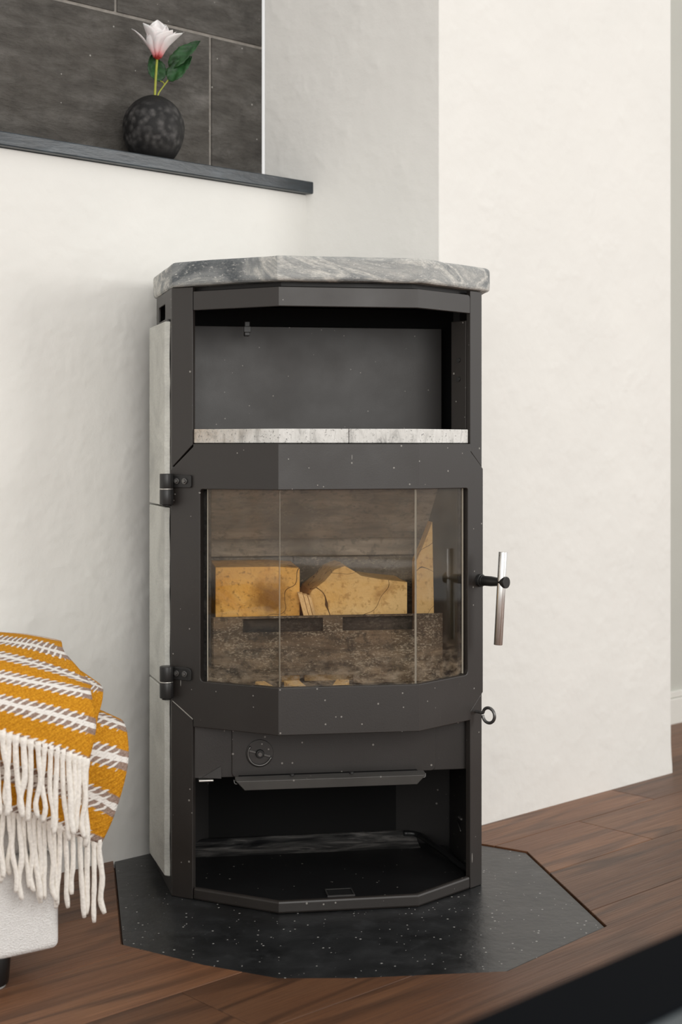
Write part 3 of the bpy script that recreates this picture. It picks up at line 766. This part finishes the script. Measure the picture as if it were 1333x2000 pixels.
o = wood_block('firewood_log', [(.166, Z0), (.204, Z0), (.202, .560), (.199, .704), (.1775, .652), (.166, .625)], .190, .232, M['log2'], .0012, 8.0)
tag(o, 'tall upright split log with pointed top at the right behind the glass', 'firewood')
bm = bmesh.new()
for x0, w_ in ((-.078, .010), (-.0672, .008), (-.0585, .0065)):
    q0 = Vector((x0 + .040, .138, Z0 + .02)); q1 = Vector((x0, .142, .570 - (x0 + .078) * .3))
    a_ = [bm.verts.new(q0 + Vector((dx, dy, 0))) for dx, dy in ((0, 0), (w_, 0), (w_, .012), (0, .012))]
    b_ = [bm.verts.new(q1 + Vector((dx, dy, dz))) for dx, dy, dz in ((0, 0, 0), (w_, 0, -.003), (w_, .012, .001), (0, .012, .002))]
    bm.faces.new(a_[::-1]); bm.faces.new(b_)
    for i in range(4): bm.faces.new((a_[i], a_[(i + 1) % 4], b_[(i + 1) % 4], b_[i]))
o = from_bm('kindling_stick', bm, M['kindling'], None, bevel=.0008)
o.location = (OX, OY, 0); o.rotation_euler = (0, 0, TH)
tag(o, 'thin pale splintered kindling stick leaning between the two big logs', 'kindling')
for i, (x, wd, rt) in enumerate(((-.092, .028, 6), (-.005, .026, -14), (-.150, .02, 10))):
    bm = bm_box(-wd / 2, wd / 2, -.045, .045, 0, .013)
    for v in bm.verts: v.co += Vector((.003 * noise.noise(v.co * 90 + Vector((i, 0, 0))), 0, 0))
    o = from_bm('wood_chip', bm, M['log2'], None, bevel=.0015)
    c = s2w(x, .150 - .0); o.location = (c[0], c[1], Z0 + .0003); o.rotation_euler = (0, 0, TH + R(rt)); 
    o.location = (*s2w(x, .066), Z0 + .0003); o.scale = (1, .72, 1)
    tag(o, ['orange wood chip lying left of the middle gap under the log guard', 'orange wood chip lying in the right half of the gap under the log guard', 'small brown wood chip lying far left before the log guard'][i], 'wood chip')

# ------------------------------------------------------------------ vase and flower on the ledge
vx, vy, vz = -.4010, 3.041, 1.4624
bm = bmesh.new(); prof = [(0, .0), (.030, .0), (.0385, .003), (.050, .016), (.0600, .036), (.0655, .060), (.0650, .082), (.0580, .104), (.0450, .122), (.030, .133), (.018, .1385), (.0125, .1395), (.0105, .136), (.010, .10), (0, .10)]
pp = catmull([Vector((a, 0, c)) for a, c in prof], 3); n = 56; rings = []
for p in pp:
    r_ = max(p.x, 0)
    if r_ < 1e-5: rings.append([bm.verts.new((0, 0, p.z))]); continue
    ring = []
    for k in range(n):
        an = 2 * math.pi * k / n; q = Vector((math.cos(an) * r_, math.sin(an) * r_, p.z))
        f = 1 + .02 * noise.noise(q * 25) + .008 * noise.noise(q * 120); ring.append(bm.verts.new((q.x * f, q.y * f, q.z)))
    rings.append(ring)
for a, c in zip(rings, rings[1:]):
    for k in range(n):
        if len(a) == 1 and len(c) == 1: continue
        if len(a) == 1: bm.faces.new((a[0], c[(k + 1) % n], c[k]))
        elif len(c) == 1: bm.faces.new((a[k], a[(k + 1) % n], c[0]))
        else: bm.faces.new((a[k], a[(k + 1) % n], c[(k + 1) % n], c[k]))
vase = from_bm('bud_vase', bm, M['vase'], None, True); vase.location = (vx, vy, vz)
tag(vase, 'round black mottled ceramic bud vase standing on the dark ledge', 'vase')

k = 3.041 / 2777.8
def fp(px, py, dz=0.0):                                    # stem plane: metres right of and above the vase mouth
    return Vector(((px - 303) * k, dz, (184 - py) * k + .139))
flower = empty('artificial_flower', (vx, vy, vz)); tag(flower, 'pale pink lotus-like flower with green leaves standing in the round black vase', 'flower')
tube('stem', catmull([Vector((.000, 0, .102)), fp(305.5, 180), fp(307, 150), fp(310, 108)], 4), [.0026] * 13, M['stem'], flower, 10)
tube('leaf_stalk', catmull([Vector((.002, .002, .104)), fp(311, 182), fp(320, 165, .004), fp(331, 150, .006)], 4), .0016, M['stem'], flower, 8)
tube('leaf_stalk', catmull([fp(324, 160, .004), fp(321, 154, .008), fp(314, 150, .012)], 3), .0011, M['stem'], flower, 8)
def petal(az, tilt, L, W, cup, base, twist=0.0, parent=flower):
    nu, nv = 6, 9; me = bpy.data.meshes.new('petal'); vs, fs, uvs = [], [], []
    for j in range(nv + 1):
        t = j / nv
        wd = W * (.30 + .70 * math.sin(min(1, t * 1.25) * math.pi / 2)) * (1 if t < .55 else max(0.05, math.cos((t - .55) / .45 * math.pi / 2) ** .75))
        an = tilt + cup * (t - .4)                          # angle from vertical
        r_ = L * (math.sin(tilt) * t + .25 * cup * (t * t - t * .6)); z = L * (math.cos(tilt) * t) + .004 * math.sin(t * math.pi)
        for i in range(nu + 1):
            q = i / nu * 2 - 1
            x = q * wd; rr = r_ - abs(q) ** 2 * wd * .45 + .0012 * noise.noise(Vector((q * 2, t * 4, az)))
            vs.append(Vector((rr + .006 * (1 - t), x + twist * t * t * .01, z))); uvs.append((i / nu, t))
    for j in range(nv):
        for i in range(nu): a = j * (nu + 1) + i; fs.append((a, a + 1, a + nu + 2, a + nu + 1))
    m = Matrix.Translation(base) @ Matrix.Rotation(az, 4, 'Z')
    me.from_pydata([m @ v for v in vs], [], fs); ul = me.uv_layers.new()
    for p in me.polygons:
        p.use_smooth = True
        for li in p.loop_indices: ul.data[li].uv = uvs[me.loops[li].vertex_index]
    o = link('petal', me, M['petal'], parent)
    s = o.modifiers.new('thick', 'SOLIDIFY'); s.thickness = .0006; s.offset = 0
    return o
fb_ = fp(310.5, 108)
for az, tl, L, W in ((178, 40, .083, .010), (208, 24, .076, .021), (250, 15, .068, .023), (292, 21, .058, .024), (328, 36, .066, .024), (2, 44, .074, .025), (35, 34, .076, .022), (70, 17, .082, .020), (108, 10, .088, .019), (146, 22, .080, .020)):
    petal(R(az), R(tl), L, W * 1.15, .35, fb_, random.uniform(-.4, .4))
for az, tl, L, W in ((230, 9, .062, .018), (280, 8, .050, .018), (330, 16, .058, .018), (20, 14, .072, .018), (90, 5, .080, .016), (160, 9, .072, .017)):
    petal(R(az), R(tl), L, W, .25, fb_ + Vector((0, 0, .002)), random.uniform(-.4, .4))
tube('calyx', [fb_ + Vector((0, 0, -.004)), fb_ + Vector((0, 0, .001)), fb_ + Vector((0, 0, .005))], [.003, .008, .0085], flat('red_calyx', (.35, .03, .02), .6), flower, 16)
def leaf(base, tip, W, nrm, sag=.0, droop=.0):
    base, tip = Vector(base), Vector(tip); ax = tip - base; L = ax.length; ax.normalize(); nrm = Vector(nrm); side = ax.cross(nrm).normalized(); nrm = side.cross(ax)
    vs, fs = [], []; nv, hu = 14, 4
    for j in range(nv + 1):
        t = j / nv; wd = W * (math.sin(math.pi * t ** .72) ** .75 if 0 < t < 1 else 0) + .0004
        ser = 1 + (.07 if j % 2 else -.02)
        for i in range(-hu, hu + 1):
            q = i / hu
            vs.append(base + ax * (L * t) + side * (q * wd * (ser if abs(i) == hu else 1)) + nrm * (abs(q) * wd * .35 + .0016 * math.sin(t * 17 + abs(q) * 5) - sag * t * (1 - t) * 4 - droop * t * t))
    w_ = 2 * hu + 1
    for j in range(nv):
        for i in range(w_ - 1): a = j * w_ + i; fs.append((a, a + 1, a + w_ + 1, a + w_))
    me = bpy.data.meshes.new('leaf'); me.from_pydata(vs, [], fs)
    for p in me.polygons: p.use_smooth = True
    o = link('leaf', me, M['leaf'], flower); s = o.modifiers.new('thick', 'SOLIDIFY'); s.thickness = .0007
leaf(fp(315, 151, .012), fp(297, 98, .016), .0185, (.2, -1, .1))
leaf(fp(331, 151, .006), fp(378, 104, .002), .0190, (-.1, -1, .3))
leaf(fp(332, 126, .010), fp(394, 74, .004), .0165, (.15, -1, .45), -.004)

# ------------------------------------------------------------------ ottoman with blanket
UO = Vector((.809, .588)); NO = Vector((.588, -.809)); CO = Vector((-.451, 2.285))
ott = empty('ottoman', (CO.x, CO.y, 0), math.atan2(UO.y, UO.x))
tag(ott, 'white boucle ottoman on a short black foot beside the stove', 'ottoman')
def soft_box(name, x0, x1, y0, y1, z0, z1, r, mat, parent):
    return box(name, x0, x1, y0, y1, z0, z1, mat, parent, r, 5)
soft_box('base', -.56, 0, 0, .36, .048, .200, .012, M['boucle'], ott)
soft_box('seat_cushion', -.57, .050, .012, .37, .200, .478, .035, M['boucle'], ott)
for fx, fy in ((-.108, .040), (-.50, .040), (-.108, .32), (-.50, .32)):
    f = tube('foot', [(fx, fy, .004), (fx, fy, .052)], [.034, .038], M['plastic'], ott, 32, .002)
    tube('foot_pad', [(fx, fy, 0), (fx, fy, .004)], .030, M['felt'], f, 24)

A_ = [[(-.676, 2.55, .52), (-.612, 2.55, .515), (-.557, 2.55, .51), (-.506, 2.56, .498)],
 [(-.636, 2.4, .538), (-.576, 2.4, .533), (-.526, 2.41, .526), (-.477, 2.42, .514)],
 [(-.612, 2.31, .54), (-.557, 2.32, .531), (-.509, 2.33, .522), (-.459, 2.36, .504)],
 [(-.591, 2.23, .531), (-.537, 2.24, .519), (-.471, 2.27, .496), (-.411, 2.31, .465)],
 [(-.578, 2.18, .509), (-.527, 2.195, .496), (-.464, 2.23, .477), (-.401, 2.265, .457)],
 [(-.57, 2.15, .481), (-.521, 2.17, .463), (-.451, 2.205, .438), (-.39, 2.245, .411)],
 [(-.567, 2.14, .438), (-.518, 2.16, .416), (-.449, 2.195, .386), (-.399, 2.225, .359)]]
B_ = [[(-.53, 2.35, .501), (-.473, 2.36, .492), (-.441, 2.37, .477), (-.41, 2.39, .45)],
 [(-.521, 2.31, .494), (-.465, 2.32, .482), (-.433, 2.33, .47), (-.398, 2.35, .449)],
 [(-.512, 2.27, .468), (-.457, 2.28, .46), (-.426, 2.29, .45), (-.391, 2.315, .443)],
 [(-.507, 2.25, .439), (-.453, 2.26, .433), (-.423, 2.275, .422), (-.396, 2.295, .416)],
 [(-.504, 2.235, .417), (-.451, 2.25, .406), (-.421, 2.265, .395), (-.4, 2.285, .387)]]
C_ = [[(-.62, 2.34, .468), (-.564, 2.35, .454), (-.475, 2.37, .431), (-.419, 2.39, .41), (-.384, 2.41, .39)],
 [(-.597, 2.25, .467), (-.543, 2.265, .448), (-.461, 2.3, .424), (-.408, 2.33, .409), (-.362, 2.36, .386)],
 [(-.583, 2.2, .432), (-.531, 2.215, .409), (-.452, 2.255, .381), (-.401, 2.29, .361), (-.351, 2.325, .34)],
 [(-.579, 2.185, .376), (-.529, 2.205, .352), (-.458, 2.245, .323), (-.412, 2.28, .3), (-.368, 2.31, .268)],
 [(-.578, 2.18, .318), (-.528, 2.2, .295), (-.486, 2.225, .274), (-.444, 2.255, .247), (-.39, 2.295, .215)]]
BX = Vector((-.50, 2.22, 0))
blanket = empty('throw_blanket', (BX.x, BX.y, .0))
tag(blanket, 'mustard, taupe and white striped wool throw with cream fringe draped over the white ottoman', 'blanket')
def cloth(net, vrow, k=8):
    rows = [catmull([Vector(p) - BX for p in r], k) for r in net]
    cols = [catmull(list(c), k) for c in zip(*rows)]            # cols[i][j]
    nu, nv = len(cols), len(cols[0]); vr = catmull([Vector((v, 0, 0)) for v in vrow], k)
    vs, fs = [], []
    for j in range(nv):
        for i in range(nu):
            p = cols[i][j]; vs.append(p + Vector((NO.x, NO.y, .3)) * .0028 * noise.noise(p * 22))
    for j in range(nv - 1):
        for i in range(nu - 1): a = j * nu + i; fs.append((a, a + 1, a + nu + 1, a + nu))
    me = bpy.data.meshes.new('blanket_layer'); me.from_pydata(vs, [], fs); ul = me.uv_layers.new()
    for p in me.polygons:
        p.use_smooth = True
        for li in p.loop_indices:
            vi = me.loops[li].vertex_index; ul.data[li].uv = ((vi % nu) / (nu - 1), vr[vi // nu].x)
    o = link('blanket_layer', me, M['blanket'], blanket)
    s = o.modifiers.new('thick', 'SOLIDIFY'); s.thickness = .007; s.offset = -1
    return [cols[i][-1] for i in range(nu)]
hemA = cloth(A_, [-1.0, .45, 1.0, 2.0, 3.0, 4.0, 4.92])
hemB = cloth(B_, [2.6, 3.0, 3.35, 3.62, 3.9])
hemC = cloth(C_, [.2, 1.0, 2.0, 3.0, 3.92])
ry = random.Random(11)
def along(h, t):
    x = t * (len(h) - 1); i = min(int(x), len(h) - 2); return h[i].lerp(h[i + 1], x - i)
def fringe(hem, t0, t1, n, Lmin, Lmax, out):
    for q in range(n):
        t = t0 + (t1 - t0) * q / (n - 1); p = along(hem, t) + Vector((NO.x, NO.y, 0)) * out
        L = ry.uniform(Lmin, Lmax); sx = ry.uniform(-.006, .012); sw = ry.uniform(-.004, .004); yy = ry.uniform(-.004, .004)
        pts = [p + Vector((0, 0, .008)), p + Vector((sw * .4, 0, -L * .18)), p + Vector((sw + sx * .3, yy, -L * .5)), p + Vector((sx * .6 - sw, yy, -L * .8)), p + Vector((sx, yy * 1.5, -L))]
        if q == n - 1 and out > .006: pts[-1] += Vector((-.01, 0, 0))
        rr = ry.uniform(.0040, .0049)
        pp = catmull([Vector(z) for z in pts], 3)
        tube('fringe_strand', pp, [rr * (1.25 if i < 2 else 1) * (1 + .08 * math.sin(i * 2.1)) for i in range(len(pp) - 1)] + [rr * .75], M['yarn'], blanket, 7)
fringe(hemA, .02, .985, 22, .108, .135, .004)
fringe(hemC, .02, .985, 24, .095, .135, .002)
# knotted heading where the strands leave the cloth
for h in (hemA, hemC):
    tube('hem_edge', [p + Vector((NO.x, NO.y, 0)) * .001 + Vector((0, 0, .002)) for p in h], .0055, M['yarn'], blanket, 8)

# ------------------------------------------------------------------ dark table close to the camera
TU = Vector((.723, .691)); TN = Vector((.691, -.723))
tb = empty('coffee_table', (*(TU * .75 + TN * -.40), 0), math.atan2(TU.y, TU.x))
tag(tb, 'low black coffee table, out of focus at the bottom right corner', 'table')
# local x along the table, local y away from the camera
fw = .080; y1, y0 = .184, -.30; x0, x1 = -.75, .62; zt = .5
for nm, a in (('top_rail', (x0, x1, y1 - fw, y1)), ('top_rail', (x0, x1, y0, y0 + fw)), ('top_rail', (x0, x0 + fw, y0 + fw, y1 - fw)), ('top_rail', (x1 - fw, x1, y0 + fw, y1 - fw))):
    box(nm, *a, zt - .045, zt, M['table'], tb, .003)
box('glass_top', x0 + fw, x1 - fw, y0 + fw, y1 - fw, zt - .012, zt - .003, M['tabletop'], tb, .001)
for fx in (x0 + .03, x1 - .03):
    for fy in (y0 + .03, y1 - .03):
        box('leg', fx - .024, fx + .024, fy - .024, fy + .024, 0, zt - .045, M['table'], tb, .003)
